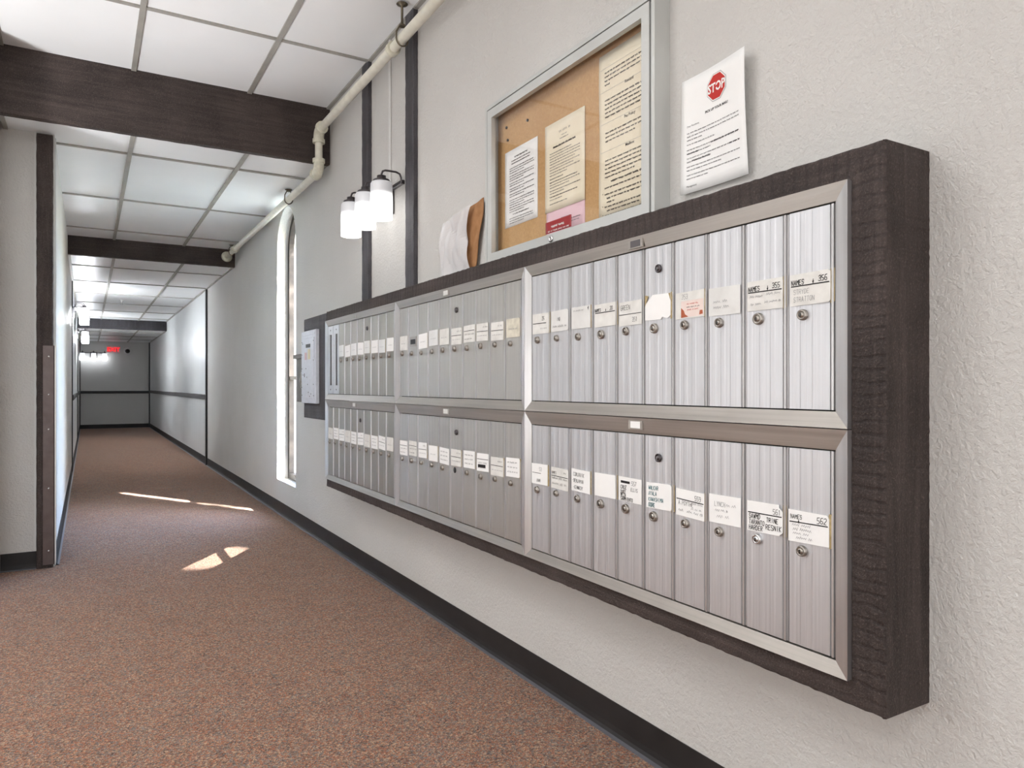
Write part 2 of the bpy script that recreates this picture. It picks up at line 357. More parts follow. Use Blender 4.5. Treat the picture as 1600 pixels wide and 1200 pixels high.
struct('wall_back', MB().box((-5, -3.6, 0), (0, -3.5, 2.95)), 'wall_plain')
# window frame and pane
mb = MB(); fx0, fx1 = .088, .128
inner = [(WY1-.05, WZ0+.05)] + [(WC+(WR-.05)*math.cos(a), WS+(WR-.05)*math.sin(a)) for a in [math.pi*i/24 for i in range(25)]] + [(WY0+.05, WZ0+.05)]
n = len(hole)
for i in range(n):
    a, b, c, d = hole[i], hole[(i+1) % n], inner[(i+1) % n], inner[i]
    mb.add([(fx0, *a), (fx0, *b), (fx0, *c), (fx0, *d), (fx1, *a), (fx1, *b), (fx1, *c), (fx1, *d)], [(0,1,2,3), (4,5,6,7), (3,2,6,7), (0,1,5,4)])
w1 = struct('window_1', mb, 'bronze', label='tall narrow arched window in a deep plaster recess')
mb = MB(); mb.add([(.108, *p) for p in inner], [tuple(range(n))]); struct('window_pane', mb, 'pane_glass', w1)
mb = MB()
for z in (1.1,): mb.box((.092, WY0+.05, z), (.124, WY1-.05, z+.03))
struct('glazing_bar', mb, 'bronze', w1)
# blind frames added behind the daylight area lamps; the walls have no openings
mb = MB()
for y in (-.55, .35, 1.25, 2.15, 3.05): mb.box((-5, y-.03, .55), (-4.9, y+.03, 2.55))
for z in (.52, 2.55): mb.box((-5, -.58, z-.03), (-4.9, 3.13, z+.03))
struct('blind_window', mb, 'bronze')
mb = MB()
for x in (-3.95, -2.6, -1.25): mb.box((x-.05, -3.5, 0), (x+.05, -3.4, 2.45))
mb.box((-4, -3.5, 2.42), (-1.2, -3.4, 2.5)); struct('door_1', mb, 'bronze')

# stepped suspended ceilings: slab > tiles and grid bars
GX = (-1.137, -.503)
def ceiling(name, x0, x1, y0, y1, z, rows, outer=None):
    ox0 = outer if outer is not None else x0
    c = struct(name, MB().box((ox0, y0, z+.03), (x1, y1, z+.06)), 'wall_plain')
    xs = [x0]+[g for g in GX if x0 < g < x1]+[x1]; ys = [y0]+[r for r in rows if y0 < r < y1]+[y1]; b = .013
    for i in range(len(xs)-1):
        for j in range(len(ys)-1):
            o = MB().box((xs[i]+b*.6, ys[j]+b*.6, z+.006), (xs[i+1]-b*.6, ys[j+1]-b*.6, z+.02), bev=.003).build('ceiling_tile', 'tile', c, org=(0,0,0))
            o.location.z = jit(.0015)
    for g in xs[1:-1]: MB().box((g-b, y0, z-.004), (g+b, y1, z+.008)).build('grid_bar', 'grid_metal', c)
    for r in ys[1:-1]:
        for i in range(len(xs)-1): MB().box((xs[i]+(b if i else 0), r-.011, z-.003), (xs[i+1]-(b if i < len(xs)-2 else 0), r+.011, z+.007)).build('grid_bar', 'grid_metal', c)
    for x, s in ((x0, 1), (x1, -1)): MB().box((x, y0, z-.005), (x+s*.022, y1, z+.007)).build('wall_angle', 'grid_metal', c)
    return c
ceiling('ceiling', -1.771, 0, 0, Y1, ZC[0], [3.863-1.2925*k for k in range(4)])
struct('ceiling_lobby', MB().box((-5, -3.5, ZC[0]), (-1.771, Y1, ZC[0]+.06)).box((-1.771, -3.5, ZC[0]), (0, 0, ZC[0]+.06)), 'tile')
ceiling('ceiling_second', -1.775, 0, Y1+.03, Y2, ZC[1], [5.112, 6.405, 7.70], )
ceiling('ceiling_third', XL, 0, Y2+.03, Y3, ZC[2], [8.92+1.29*k for k in range(6)])
ceiling('ceiling_fourth', XL, 0, Y3+.03, YE, ZC[3], [16.7+1.29*k for k in range(3)])

def rough_board(lo, hi, axis, seg, amp, bev=.004):
    # sawn timber: a long box whose edges waver slightly
    lo, hi = list(lo), list(hi); mb = MB(); a, b = [i for i in range(3) if i != axis]
    u0, v0, u1, v1 = lo[a], lo[b], hi[a], hi[b]
    sec = [(u0+bev, v0), (u1-bev, v0), (u1, v0+bev), (u1, v1-bev), (u1-bev, v1), (u0+bev, v1), (u0, v1-bev), (u0, v0+bev)]
    vs = []
    for i in range(seg+1):
        h = lo[axis]+(hi[axis]-lo[axis])*i/seg
        for u, v in sec:
            p = [0,0,0]; p[axis] = h; p[a] = u+jit(amp); p[b] = v+jit(amp); vs.append(p)
    fs = [(i*8+k, i*8+(k+1) % 8, (i+1)*8+(k+1) % 8, (i+1)*8+k) for i in range(seg) for k in range(8)]
    return mb.add(vs, fs+[tuple(range(8))[::-1], tuple(range(seg*8, seg*8+8))])
# beams that cover each ceiling step
struct('trim_1', rough_board((-5, Y1-.02, 2.497), (0, Y1+.03, 2.90), 0, 120, .0012), 'timber_x', label='dark rough timber beam across the ceiling nearest the camera')
struct('trim_2', rough_board((XL, Y2-.02, 2.325), (0, Y2+.03, 2.56), 0, 60, .001), 'timber_x', label='second dark beam along the corridor ceiling')
struct('trim_3', rough_board((XL, Y3-.02, 2.146), (0, Y3+.03, 2.38), 0, 30, .001), 'dark_trim', label='farthest dark beam on the corridor ceiling')
# upright trims
n = 4
for (a, b, lab) in (((-.0225, 3.855, 1.46), (0, 3.958, 2.86), 'left dark batten on the wall by the lamp'), ((-.023, 3.205, 1.46), (0, 3.309, 2.86), 'right dark batten on the wall by the lamp')):
    struct('trim_%d' % n, rough_board(a, b, 2, 60, .0008, .002), 'bluish_timber', label=lab); n += 1
struct('trim_6', rough_board((-1.618, 4.935, 0), (XL-.007, 4.985, 2.5), 2, 110, .001), 'timber_z', label='dark timber corner post where the corridor starts')
gd = thing('corner_guard', 'brown metal corner guard screwed low on the dark corridor post', 'guard', (-1.53, 4.93, 0))
MB().box((-1.587, 4.927, .02), (XL+.004, 4.933, 1.283), bev=.001).box((XL-.004, 4.927, .02), (XL+.004, 4.99, 1.283), bev=.001).build('guard_plate', 'guard_metal', gd)
mb = MB().box((XL+.001, 4.924, .02), (XL+.007, 4.9275, 1.283)); mb.build('bright_edge', 'steel_edge', gd)
for z in (.1, .46, .80, 1.0, 1.22):
    MB().lathe([(.0001, 4.924), (.004, 4.9235), (.005, 4.927)], 'y', 10, (-1.558, 0, z)).build('screw', 'lock_chrome', gd)
struct('trim_7', MB().box((XL-.006, 4.99, 0), (XL+.006, 5.02, 2.5)), 'panel')
for i, (x0, x1, y0, y1, z) in enumerate(((-.02, .0, YS-.03, YS+.05, 2.33), (XL, XL+.012, YS-.02, YS+.06, 2.33), (-.025, 0, YE-.09, YE-.012, 2.143), (XL, XL+.012, 15.6, 15.68, 2.33), (XL, XL+.02, YE-.09, YE-.012, 2.143))):
    struct('trim_%d' % (8+i), MB().box((x0, y0, 0), (x1, y1, z), bev=.002), 'black')
struct('trim_13', rough_board((-.022, YS+.05, .872), (0, YE-.1, .938), 1, 60, .0012), 'rail_timber', label='dark chair rail on the right panelled wall')
struct('trim_14', MB().box((XL+.02, YE-.02, .86), (-.025, YE, .925), bev=.003), 'black')
struct('trim_15', rough_board((XL, YS+.06, .872), (XL+.02, YE-.1, .938), 1, 40, .0012), 'rail_timber')
# rubber baseboards with a cove toe
def cove(name, p0, p1, nrm):
    p0, p1, nrm = Vector(p0), Vector(p1), Vector(nrm); prof = [(0, .1), (.003, .1), (.004, .03), (.006, .014), (.012, .006), (.022, .003), (.022, 0), (0, 0)]
    mb = MB(); vs = [p+nrm*d+Vector((0, 0, z)) for p in (p0, p1) for d, z in prof]; m = len(prof)
    for i in range(m): mb.add([vs[i], vs[(i+1) % m], vs[m+(i+1) % m], vs[m+i]], [(0,1,2,3)], 1 if i in (4, 5) else 0)  # highlight along the toe is painted as a lighter rubber colour
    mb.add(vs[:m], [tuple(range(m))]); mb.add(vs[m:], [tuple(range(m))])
    struct(name, mb, ['rubber', 'rubber_highlight'])
cove('baseboard_right', (0, -3.5, 0), (0, YE, 0), (-1, 0, 0))
cove('baseboard_left', (XL, 4.99, 0), (XL, YE, 0), (1, 0, 0))
cove('baseboard_end', (XL, YE, 0), (0, YE, 0), (0, -1, 0))
cove('baseboard_lobby', (-5, 4.96, 0), (-1.618, 4.96, 0), (0, -1, 0))

# ------------------------------------------------------------------ mailbox bank
FX = -.139
sur = thing('mailbox_surround', 'thick dark rough-sawn timber frame around the whole bank of mailboxes', 'frame', (FX, 2.5, .453))
TO, TI, BO, BI = 1.4915, 1.4345, .4535, .5015; RO, RI, LI, LO = .769, .834, 4.242, 4.253
def mitred(outer, inner, ax, seg, mat, name, saw=0):
    # outer/inner: ((start, end), level) runs along axis ax; front at FX, back on the wall
    (o0, o1), ol = outer; (i0, i1), il = inner; vs = []; sg = 1 if ol > il else -1
    sec = [(0, ol, 0), (0, ol, 1), (FX+.004, ol, 1), (FX, ol-sg*.004, 1), (FX, il, 2), (-.05, il, 2)]
    for i in range(seg+1):
        f = i/seg; am = .0011 if 0 < i < seg else 0
        for x, l, w in sec:
            a = (o0+(o1-o0)*f) if w < 2 else (i0+(i1-i0)*f); l2 = l+jit(am)*(1 if w == 1 else .15); x2 = x+(jit(am*.6) if w else 0)
            vs.append((x2, a, l2) if ax == 1 else (x2, l2, a))
    m = len(sec); mb = MB().add(vs, [(i*m+k, i*m+(k+1) % m, (i+1)*m+(k+1) % m, (i+1)*m+k) for i in range(seg) for k in range(m)]+[tuple(range(m))[::-1], tuple(range(seg*m, seg*m+m))])
    mb.mi = [1 if i < seg*m and i % m in (2, 3) else 0 for i in range(len(mb.f))]; mb.build(name, ['timber_y' if ax == 1 else 'timber_z', mat], sur)
mitred(((RO, LO), TO), ((RI, LI), TI), 1, 260, 'timber_y_sawn', 'top_rail')
mitred(((RO, LO), BO), ((RI, LI), BI), 1, 260, 'timber_y', 'bottom_rail')
mitred(((BO, TO), RO), ((BI, TI), RI), 2, 120, 'timber_z_sawn', 'right_stile')
mitred(((BO, TO), LO), ((BI, TI), LI), 2, 120, 'timber_z', 'left_stile')

def door_mesh(w, h, seed, mat):
    r = random.Random(seed); prof = [(w/2-.0012, .006), (w/2-.0012, -.001), (w/2-.003, -.002)]
    y = w/2-.006; lv = 0
    k = 0
    while y > -w/2+.022:
        st = r.choice((.009, .013, .017)); lv = -.0014 if k % 2 else -.0018; k += 1
        prof += [(y, lv), (max(y-st, -w/2+.016), lv)]; y -= st+.0028
    prof += [(-w/2+.014, -.0015), (-w/2+.013, .0025), (-w/2+.0105, .0025), (-w/2+.0095, -.0035), (-w/2+.0045, -.0038), (-w/2+.0035, .001), (-w/2+.0012, .001), (-w/2+.0012, .006)]
    mb = MB(); m = len(prof); vs = [(x, yy, z) for z in (0, h) for yy, x in prof]
    mb.add(vs, [(i, i+1, m+i+1, m+i) for i in range(m-1)] + [(m-1, 0, m, 2*m-1), tuple(range(m)), tuple(range(m, 2*m))[::-1]])
    for i in range(m-6, m-2): mb.mi[i] = 1
    return mb.mesh('door', [mat, 'aluminium_stile'])
def lock_mesh(mat, r=.0112):
    mb = MB().lathe([(r, 0), (r, -.003), (r*.9, -.0075), (r*.62, -.0078), (r*.6, -.006), (r*.5, -.006), (r*.48, -.009), (.0008, -.009)], 'x', 18)
    mb.box((-.0096, -.0012, -.0042), (-.0088, .0012, .0036), 1); return mb.mesh('lock', [mat, 'black'])
LOCKS = {'n': lock_mesh('lock_metal'), 'c': lock_mesh('lock_chrome'), 'b': lock_mesh('lock_metal', .0128), 's': lock_mesh('lock_metal', .0098)}
mbk = MB().lathe([(.0105, 0), (.0105, -.004), (.008, -.006), (.0075, -.0035), (.005, -.0035), (.0045, -.0065), (.0005, -.0065)], 'x', 18); mbk.box((-.0075, -.001, -.0035), (-.0063, .001, .003), 1)
MASTER = mbk.mesh('master_lock', ['nickel', 'lock_chrome'])
INKS = ['ink', 'faint_ink', 'mid_ink', 'teal_ink', 'glue', 'tape', 'pink_label', 'orange_print', 'red_line']
def card(door, w, zb, zt, base, items, skew=0.0, shift=0.0, cut=None, residue=0):
    # a name card taped on a door; p runs right, q up, both from the card's lower left corner
    cw, chh = w*.86, zt-zb; y0 = w/2-.0035+shift; mats = [base]+INKS; mb = MB(); bow = random.uniform(.0004, .0022); th = .0009
    def mp(p, q, off=0): return (-.0034-off-bow*p/cw, y0-p, zb+q+skew*(p-cw/2))
    cs = cut or [(0, 0), (cw, 0), (cw, chh), (0, chh)]
    # sheet with thickness
    n = 8; xs = [cw*i/n for i in range(n+1)]
    poly = cs
    flatpoly(mb, poly, lambda p, q: mp(p, q), 0); flatpoly(mb, poly, lambda p, q: mp(p, q, -th), 0)
    for a, b in zip(poly, poly[1:]+poly[:1]): mb.add([mp(*a), mp(*b), mp(*b, -th), mp(*a, -th)], [(0,1,2,3)], 0)
    if residue: flatpoly(mb, [(cw-.001, -.002), (cw+.008, .001), (cw+.0075, chh+.002), (cw-.001, chh+.001)], lambda p, q: (-.0030-.0008*jit(1), y0-p, zb+q), 5)
    up = lambda p, q: mp(p, q, .0006)
    for it in items:
        if it[0] == 'line': ribbons(mb, [[(cw*(it[3] if len(it) > 3 else .04), chh*it[1]), (cw*(it[4] if len(it) > 4 else .97), chh*it[1]-.0004)]], it[2], up, 1)
        elif it[0] == 't':
            _, s_, x, y, h, ink = it[:6]; ribbons(mb, strokes(s_, cw*x, chh*y, h), (.0013 if ink != 2 else .0009) if len(it) < 7 else it[6], up, ink)
        elif it[0] == 'w': ribbons(mb, words(cw*it[1], cw*it[2], chh*it[3], it[4]), .0007, up, it[5])
        elif it[0] == 'r': flatpoly(mb, [(cw*it[1], chh*it[2]), (cw*it[3], chh*it[2]), (cw*it[3], chh*it[4]), (cw*it[1], chh*it[4])], lambda p, q: mp(p, q, .0003), it[5])
        elif it[0] == 'p': flatpoly(mb, [(cw*a, chh*b) for a, b in it[1]], lambda p, q: mp(p, q, .0005), it[2])
    return obj('name_card', mb.mesh('name_card', mats), door)
LN = ('line', .62, .0022)
def small(k):
    # far cards whose writing cannot be read
    r = random.random()
    if k == 'line': return [('line', .55, .002), ('w', .55, .95, .72, .008, 3), ('w', .1, .9, .25, .006, 2)]
    if k == 'text': return [('w', .12, .85, y, .007, 1) for y in (.7, .45, .2)]
    if k == 'two': return [('line', .68, .002), ('w', .1, .95, .4, .008, 1), ('w', .1, .75, .15, .006, 1)]
    return [('w', .2, .8, .4, .006, 2)]
P, O, C = 'paper', 'old_paper', 'plastic_card'
TOP_R = [(O, [('line', .52, .0022, .05, .85), ('t', '25', .6, .66, .011, 1), ('w', .5, .9, .2, .006, 2)], 'n'), (C, [('t', 'IND', .35, .5, .010, 1, .0008), ('w', .1, .9, .16, .009, 3)], 's'), (C, [('w', .1, .7, .78, .006, 2), ('p', [(.86, .9), (.92, .98), (.9, .78)], 1)], 'n'),
 (O, [LN, ('t', 'NAMES', .02, .67, .0085, 1), ('t', '+', .52, .66, .010, 1), ('t', '20', .74, .68, .010, 1)], 'b'), (O, [('line', .47, .0016, .02, .98), ('t', 'GREEN', .08, .66, .0125, 1, .0009), ('t', '351', .6, .14, .011, 1, .0009)], 'n'),
 (P, [('p', [(0, 1), (0, .55), (.14, .98)], 5), ('p', [(.92, 1), (1, 1), (1, .7)], 5)], 'b'), (O, [('t', '353', .22, .74, .011, 2, .0008), ('r', .2, .04, .98, .66, 7), ('p', [(.2, .04), (.2, .42), (.3, .3), (.34, .16), (.46, .06)], 8), ('p', [(.84, .08), (.96, .1), (.95, .24), (.86, .24)], 8), ('w', .4, .8, .5, .004, 9), ('w', .4, .85, .38, .004, 3), ('w', .42, .8, .28, .004, 9)], 'n'),
 (C, [('r', .12, .08, .92, .84, 2)][:0]+[('w', .15, .6, .42, .008, 2), ('w', .15, .65, .22, .008, 2)], 'n'), (O, [LN, ('t', 'NAMES', .04, .66, .0095, 1), ('t', '+', .56, .65, .0115, 1), ('t', '355', .72, .68, .0105, 1), ('w', .08, .45, .42, .006, 2), ('w', .55, .95, .46, .006, 2), ('w', .1, .4, .16, .006, 2), ('w', .5, .95, .2, .006, 2)], 'b'),
 (O, [LN, ('t', 'NAMES', .04, .66, .0095, 1), ('t', '+', .56, .65, .0115, 1), ('t', '356', .72, .68, .0105, 1), ('t', 'STRYDE', .1, .36, .0095, 2, .0007), ('t', 'STRATTON', .1, .12, .0095, 2, .0007)], 'n')]
BOT_R = [(P, [('line', .55, .0016, .05, .6), ('t', '53', .5, .66, .011, 1, .0009), ('t', 'JUAN', .32, .12, .009, 1, .0009)], 'n'), (O, [('line', .6, .002), ('t', 'NAMES', .05, .68, .008, 1, .0008), ('w', .74, .95, .74, .007, 1), ('w', .06, .95, .42, .009, 1), ('w', .06, .9, .16, .009, 1)], 's'),
 (P, [('t', 'CONJAVIK', .12, .68, .0105, 1, .001), ('t', '-BENJAMIN', .06, .4, .0095, 1, .001), ('t', '-KENNEDY', .1, .1, .0095, 1, .001)], 'n'), (P, [], 'b'),
 (P, [('r', .1, .74, .5, .84, 1), ('t', '557', .58, .7, .0105, 1, .0009), ('t', 'CRUZ', .1, .5, .0095, 1), ('t', 'ELLIS', .55, .46, .0085, 1, .0009), ('t', 'DUKE', .1, .32, .0085, 1), ('t', 'MEZA', .1, .18, .0085, 1), ('t', 'SARMIENTO', .1, .03, .0085, 1)], 'b'),
 (P, [('t', 'WALKAR', .1, .72, .0095, 4, .0012), ('t', 'AYALA', .1, .5, .0095, 4, .0012), ('t', 'KAWASHIMA', .1, .27, .0095, 4, .0012), ('t', 'GORE', .1, .05, .0095, 4, .0014)], 'b'),
 (P, [LN, ('t', '559', .68, .68, .0105, 1, .0009), ('t', 'A.POYTHE', .1, .42, .0095, 1, .0008), ('w', .6, .95, .5, .006, 2), ('w', .55, .9, .3, .006, 2), ('w', .1, .3, .14, .008, 3), ('w', .4, .95, .14, .008, 3)], 'n'),
 (P, [('t', 'LYNCH', .18, .6, .010, 2, .0009), ('w', .55, .85, .6, .008, 2), ('w', .2, .6, .4, .007, 2), ('w', .25, .65, .18, .009, 2)], 'n'),
 (P, [LN, ('t', '561', .74, .67, .0105, 1, .0009), ('t', 'SAWMD', .06, .43, .0095, 1), ('t', 'TARANTO', .06, .24, .0092, 1), ('t', 'HARDER', .06, .05, .0095, 1), ('t', 'TRINE', .56, .38, .0095, 1), ('t', 'RESNIK', .54, .14, .0105, 1, .0013)], 'c'),
 (P, [LN, ('t', 'NAMES', .06, .72, .0085, 1, .0009), ('t', '+', .24, .6, .0095, 1), ('t', '562', .72, .67, .0115, 1, .0012), ('w', .1, .6, .47, .007, 2), ('w', .12, .58, .34, .007, 2), ('w', .12, .6, .21, .007, 2), ('w', .2, .6, .08, .007, 2)], 'n')]
TOP_M = [(O, small('')), (None, []), (P, small('')), (C, small('')), (O, small('')), (O, small('line')), (O, small('two')), (O, small('line')), (O, small('line')), ('tape', small(''))]
BOT_M = [(P, small('two')), (O, small('two')), (P, small('line')), (P, small('')), (P, small('text')), (O, small('line')), (P, small('text')), (P, small('two')+[('r', .1, .2, .75, .38, 1)]), (O, small('line')), (P, small('text'))]
TOP_L = [None, None] + [(P if i % 2 else C, small('')) for i in range(8)]
BOT_L = [(P if i % 3 else O, small(('', 'text', 'line')[i % 3])) for i in range(10)]
CUT = {('TOP_R', 5): [(.16, 1), (0, .6)], }
def unit(yr, yl, z0, z1, iz0, iz1, specs, label, zc0, zc1, zl, zm, mcol, key, hold):
    yc = (yr+yl)/2; u = thing('mailbox_unit', label, 'mailbox', (FX, yc, z0), 'wall mailbox units')
    iy0, iy1 = yr+.031, yl-.030
    # four mitred rails with a sloping face
    def rail(name, oa, ob, ia, ib, mat):
        xo, xi = -.0125, -.004
        P_ = lambda x, p: (x, p[0]-yc, p[1]-z0)
        MB().add([P_(.004, oa), P_(.004, ob), P_(xo, ob), P_(xo, oa), P_(xi, ia), P_(xi, ib), P_(.012, ib), P_(.012, ia)],
                 [(0,1,2,3), (3,2,5,4), (4,5,6,7), (7,6,1,0), (0,3,4,7), (1,2,5,6)]).build(name, mat, u, org=(0,0,0))
    e = .0006
    rail('top_rail', (yr+e, z1-e), (yl-e, z1-e), (iy0, iz1), (iy1, iz1), 'aluminium_rail'); rail('bottom_rail', (yr+e, z0+e), (yl-e, z0+e), (iy0, iz0), (iy1, iz0), 'aluminium_rail')
    rail('right_stile', (yr+e, z0+e), (yr+e, z1-e), (iy0, iz0), (iy0, iz1), 'aluminium_stile'); rail('left_stile', (yl-e, z0+e), (yl-e, z1-e), (iy1, iz0), (iy1, iz1), 'aluminium_stile')
    MB().box((.008, iy0-yc-.002, iz0-z0-.002), (.012, iy1-yc+.002, iz1-z0+.002)).build('back_panel', 'dark_gap', u, org=(0,0,0))
    w = (iy1-iy0)/10; h = iz1-iz0-.006
    meshes = [door_mesh(w, h, s, {'R': 'aluminium_door', 'M': 'aluminium_dim_reflect', 'L': 'aluminium_dark_reflect'}[key[1]]) for s in range(3)]
    for i in range(10):
        y = iy1-w*(i+.5)-yc; loc = (jit(.0006), y, iz0-z0+.003); sp = specs[i]
        if sp is None:
            mb = MB().box((-.003, -w/2+.002, 0), (.003, w/2-.002, .05)).box((-.003, -w/2+.002, h-.05), (.003, w/2-.002, h))
            for a, b in ((-w/2+.002, -.018), (.018, w/2-.002)): mb.box((-.003, a, .05), (.003, b, h-.05))
            d = mb.build('slot_door', 'aluminium_door', u, loc, org=(0,0,0)); MB().box((.0, -.018, .05), (.002, .018, h-.05)).build('slot_window', 'dark_dome', d, org=(0,0,0))
            for z in (.025, h-.025): MB().lathe([(.004, -.003), (.004, -.0045), (.0005, -.005)], 'x', 8, (0, 0, z)).build('screw', 'nickel', d, org=(0,0,0))
            continue
        d = obj('door', meshes[(i*7+len(key)) % 3], u, loc); zf = iz0+.003
        cb, items = sp[0], sp[1]; lk = sp[2] if len(sp) > 2 else random.choice('nns')
        jz = jit(.004); ct = None; cw = w*.86; chh = zc1-zc0
        if key == 'TR' and i == 5: ct = [(0, 0), (cw*.62, 0), (cw*.68, chh*.1), (cw*.78, chh*.06), (cw*.88, chh*.03), (cw, chh*.14), (cw, chh), (cw*.3, chh), (0, chh*.62)]
        elif key == 'BR' and i == 8: ct = [(0, 0), (cw*.9, 0), (cw, chh*.12), (cw, chh*.78), (cw*.9, chh*.9), (cw*.9, chh), (0, chh)]
        elif key == 'BR' and i == 9: ct = [(0, 0), (cw, 0), (cw, chh*.85), (cw*.96, chh*.95), (0, chh)]
        elif i % 4 == 1: ct = [(0, 0), (cw*.96, 0), (cw, chh*.06), (cw, chh*.93), (cw*.95, chh), (0, chh)]
        if cb: card(d, w, zc0-zf+jz, zc1-zf+jz, cb, items, jit(.05) if cb == P else jit(.02), jit(.003), ct, (i+len(label)) % 3 != 0)
        else: MB().box((-.0045, -w/2+.02, zc0-zf+.01), (-.001, w/2-.015, zc1-zf-.01)).box((-.005, -w/2+.03, zc0-zf+.02), (-.0044, w/2-.025, zc1-zf-.022), 1).build('card_holder', ['aluminium_rail', 'black'], d, org=(0,0,0))
        if key == 'BM' and i == 5: MB().lathe([(.0115, -.002), (.0115, -.0032), (.0005, -.0034)], 'x', 16, (0, w/2-.034, zl-zf)).build('lock_hole', 'black', d, org=(0,0,0))
        else: obj('lock', LOCKS[lk], d, (-.002, w/2-.034+jit(.002), zl-zf+jit(.002)))
        if i == mcol: obj('master_lock', MASTER, d, (-.002, .004, zm-zf))
    # label holder on the head rail
    MB().box((-.013, .0, z1-z0-.030), (-.0085, .055, z1-z0-.008)).box((-.0136, .008, z1-z0-.027), (-.0129, .046, z1-z0-.010), 1).build('label_holder', ['aluminium_rail', hold], u, org=(0,0,0))
    return u
cols = ((.834, 1.981), (1.981, 3.112), (3.112, 4.242))
SP = {'T': (TOP_R, TOP_M, TOP_L), 'B': (BOT_R, BOT_M, BOT_L)}
nm = ('at the right end', 'in the middle', 'at the far left end')
extra = {('T', 0): 'upper mailbox unit of ten doors, %s, cards 351 and 356', ('T', 1): 'upper mailbox unit of ten aluminium doors, %s of the bank', ('T', 2): 'upper mailbox unit with two slotted doors, %s',
         ('B', 0): 'lower mailbox unit of ten doors, %s, cards 557 and 562', ('B', 1): 'lower mailbox unit of ten aluminium doors, %s of the bank', ('B', 2): 'lower mailbox unit of ten doors, %s'}
for k in range(3):
    yr, yl = cols[k]
    unit(yr, yl, .9695, 1.4345, 1.001, 1.401, SP['T'][k], extra['T', k] % nm[k], 1.212, 1.275, 1.193, 1.342, 5 if k < 2 else 6, 'T'+'RML'[k], ('mid_ink', 'old_paper', 'aluminium_rail')[k])
    unit(yr, yl, .5015, .9685, .529, .928, SP['B'][k], extra['B', k] % nm[k], .742, .806, .724, .871, 5, 'B'+'RML'[k], ('paper', 'old_paper', 'old_paper')[k])

# ------------------------------------------------------------------ intercom board and lock box left of the mailboxes
ib = thing('intercom_panel', 'white metal plate with a dark slot on a dark timber board left of the mailboxes', 'panel', (-.07, 4.51, .844))
rough_board((FX, 4.258, .844), (0, 4.773, 1.484), 2, 50, .0008, .003).build('backing_board', 'bluish_timber', ib)
px = FX-.024
MB().box((px, 4.405, .94), (FX, 4.745, 1.40), bev=.003).box((px-.002, 4.425, 1.37), (px, 4.73, 1.385)).build('cover_plate', 'plate_paint', ib)
MB().box((px-.003, 4.435, .972), (px, 4.73, 1.352), bev=.001).build('face_plate', 'plate_paint', ib)
MB().box((px-.0045, 4.52, 1.292), (px-.003, 4.62, 1.314)).build('slot', 'black', ib)
MB().box((px-.0042, 4.52, 1.218), (px-.003, 4.575, 1.282)).build('yellow_sticker', 'sticker_yellow', ib)
MB().box((px-.0042, 4.60, 1.216), (px-.003, 4.65, 1.262)).build('pink_sticker', 'sticker_pink', ib)
MB().box((px-.0042, 4.652, 1.106), (px-.003, 4.662, 1.13)).build('keyhole', 'black', ib)
for y, z in [(4.445, 1.33), (4.715, 1.33), (4.70, 1.32), (4.445, 1.21), (4.715, 1.25), (4.445, 1.06), (4.715, 1.16), (4.62, 1.16), (4.60, 1.105), (4.72, 1.04), (4.44, .99), (4.715, .99), (4.56, 1.01), (4.53, .985), (4.58, 1.06), (4.50, 1.0), (4.69, 1.12)]:
    MB().lathe([(.0035, -.003), (.0035, -.0048), (.0005, -.0052)], 'x', 8, (px, y, z)).build('screw', 'nickel', ib)
lb = thing('lock_box', 'grey metal box with a round lock, on the wall between arched window and intercom plate', 'box', (0, 5.2, .93))
MB().box((-.055, 4.95, .935), (0, 5.30, 1.245), bev=.003).build('body', 'box_metal', lb)
MB().box((-.075, 4.93, 1.245), (0, 5.33, 1.275), bev=.003).build('hood', 'box_metal', lb)
MB().lathe([(.062, -.055), (.062, -.062), (.05, -.064), (.048, -.06), (.02, -.06), (.018, -.075), (.001, -.076)], 'x', 20, (0, 5.13, 1.09)).build('round_lock', 'lock_metal', lb)

# ------------------------------------------------------------------ notice board above the mailboxes
NY0, NY1, NZ0, NZ1, NX = 1.47, 2.425, 1.497, 2.112, -.055
nb = thing('notice_board', 'aluminium-framed glass-fronted cork notice board standing above the mailboxes', 'notice board', (-.03, 1.95, NZ0))
def ring(y0, y1, z0, z1, w, x0, x1, name, mat, par):
    o = [(y0, z0), (y1, z0), (y1, z1), (y0, z1)]; i_ = [(y0+w, z0+w), (y1-w, z0+w), (y1-w, z1-w), (y0+w, z1-w)]
    for k, nmn in enumerate(('bottom', 'left', 'top', 'right')):
        a, b, c, d = o[k], o[(k+1) % 4], i_[(k+1) % 4], i_[k]
        MB().add([(x0, *a), (x0, *b), (x0, *c), (x0, *d), (x1, *a), (x1, *b), (x1, *c), (x1, *d)], [(0,1,2,3), (7,6,5,4), (0,4,5,1), (1,5,6,2), (2,6,7,3), (3,7,4,0)]).build(name, mat, par)
ring(NY0+.012, NY1-.012, NZ0+.012, NZ1-.012, .012, NX+.010, NX+.014, 'gap', 'dark_gap', nb)
ring(NY0, NY1, NZ0, NZ1, .014, NX, 0, 'case_rail', 'board_metal', nb)
ring(NY0+.020, NY1-.020, NZ0+.020, NZ1-.020, .032, NX-.002, NX+.016, 'door_rail', 'board_metal', nb)
MB().box((-.008, NY0+.018, NZ0+.018), (-.003, NY1-.018, NZ1-.018)).build('cork_panel', 'cork', nb)
MB().box((NX+.006, NY0+.05, NZ0+.05), (NX+.009, NY1-.05, NZ1-.05)).build('glass_pane', 'board_glass', nb)
MB().lathe([(.011, NX-.002), (.011, NX-.007), (.006, NX-.009), (.005, NX-.007), (.0005, NX-.007)], 'x', 18, (0, 1.965, NZ0+.034)).build('lock', 'lock_chrome', nb)
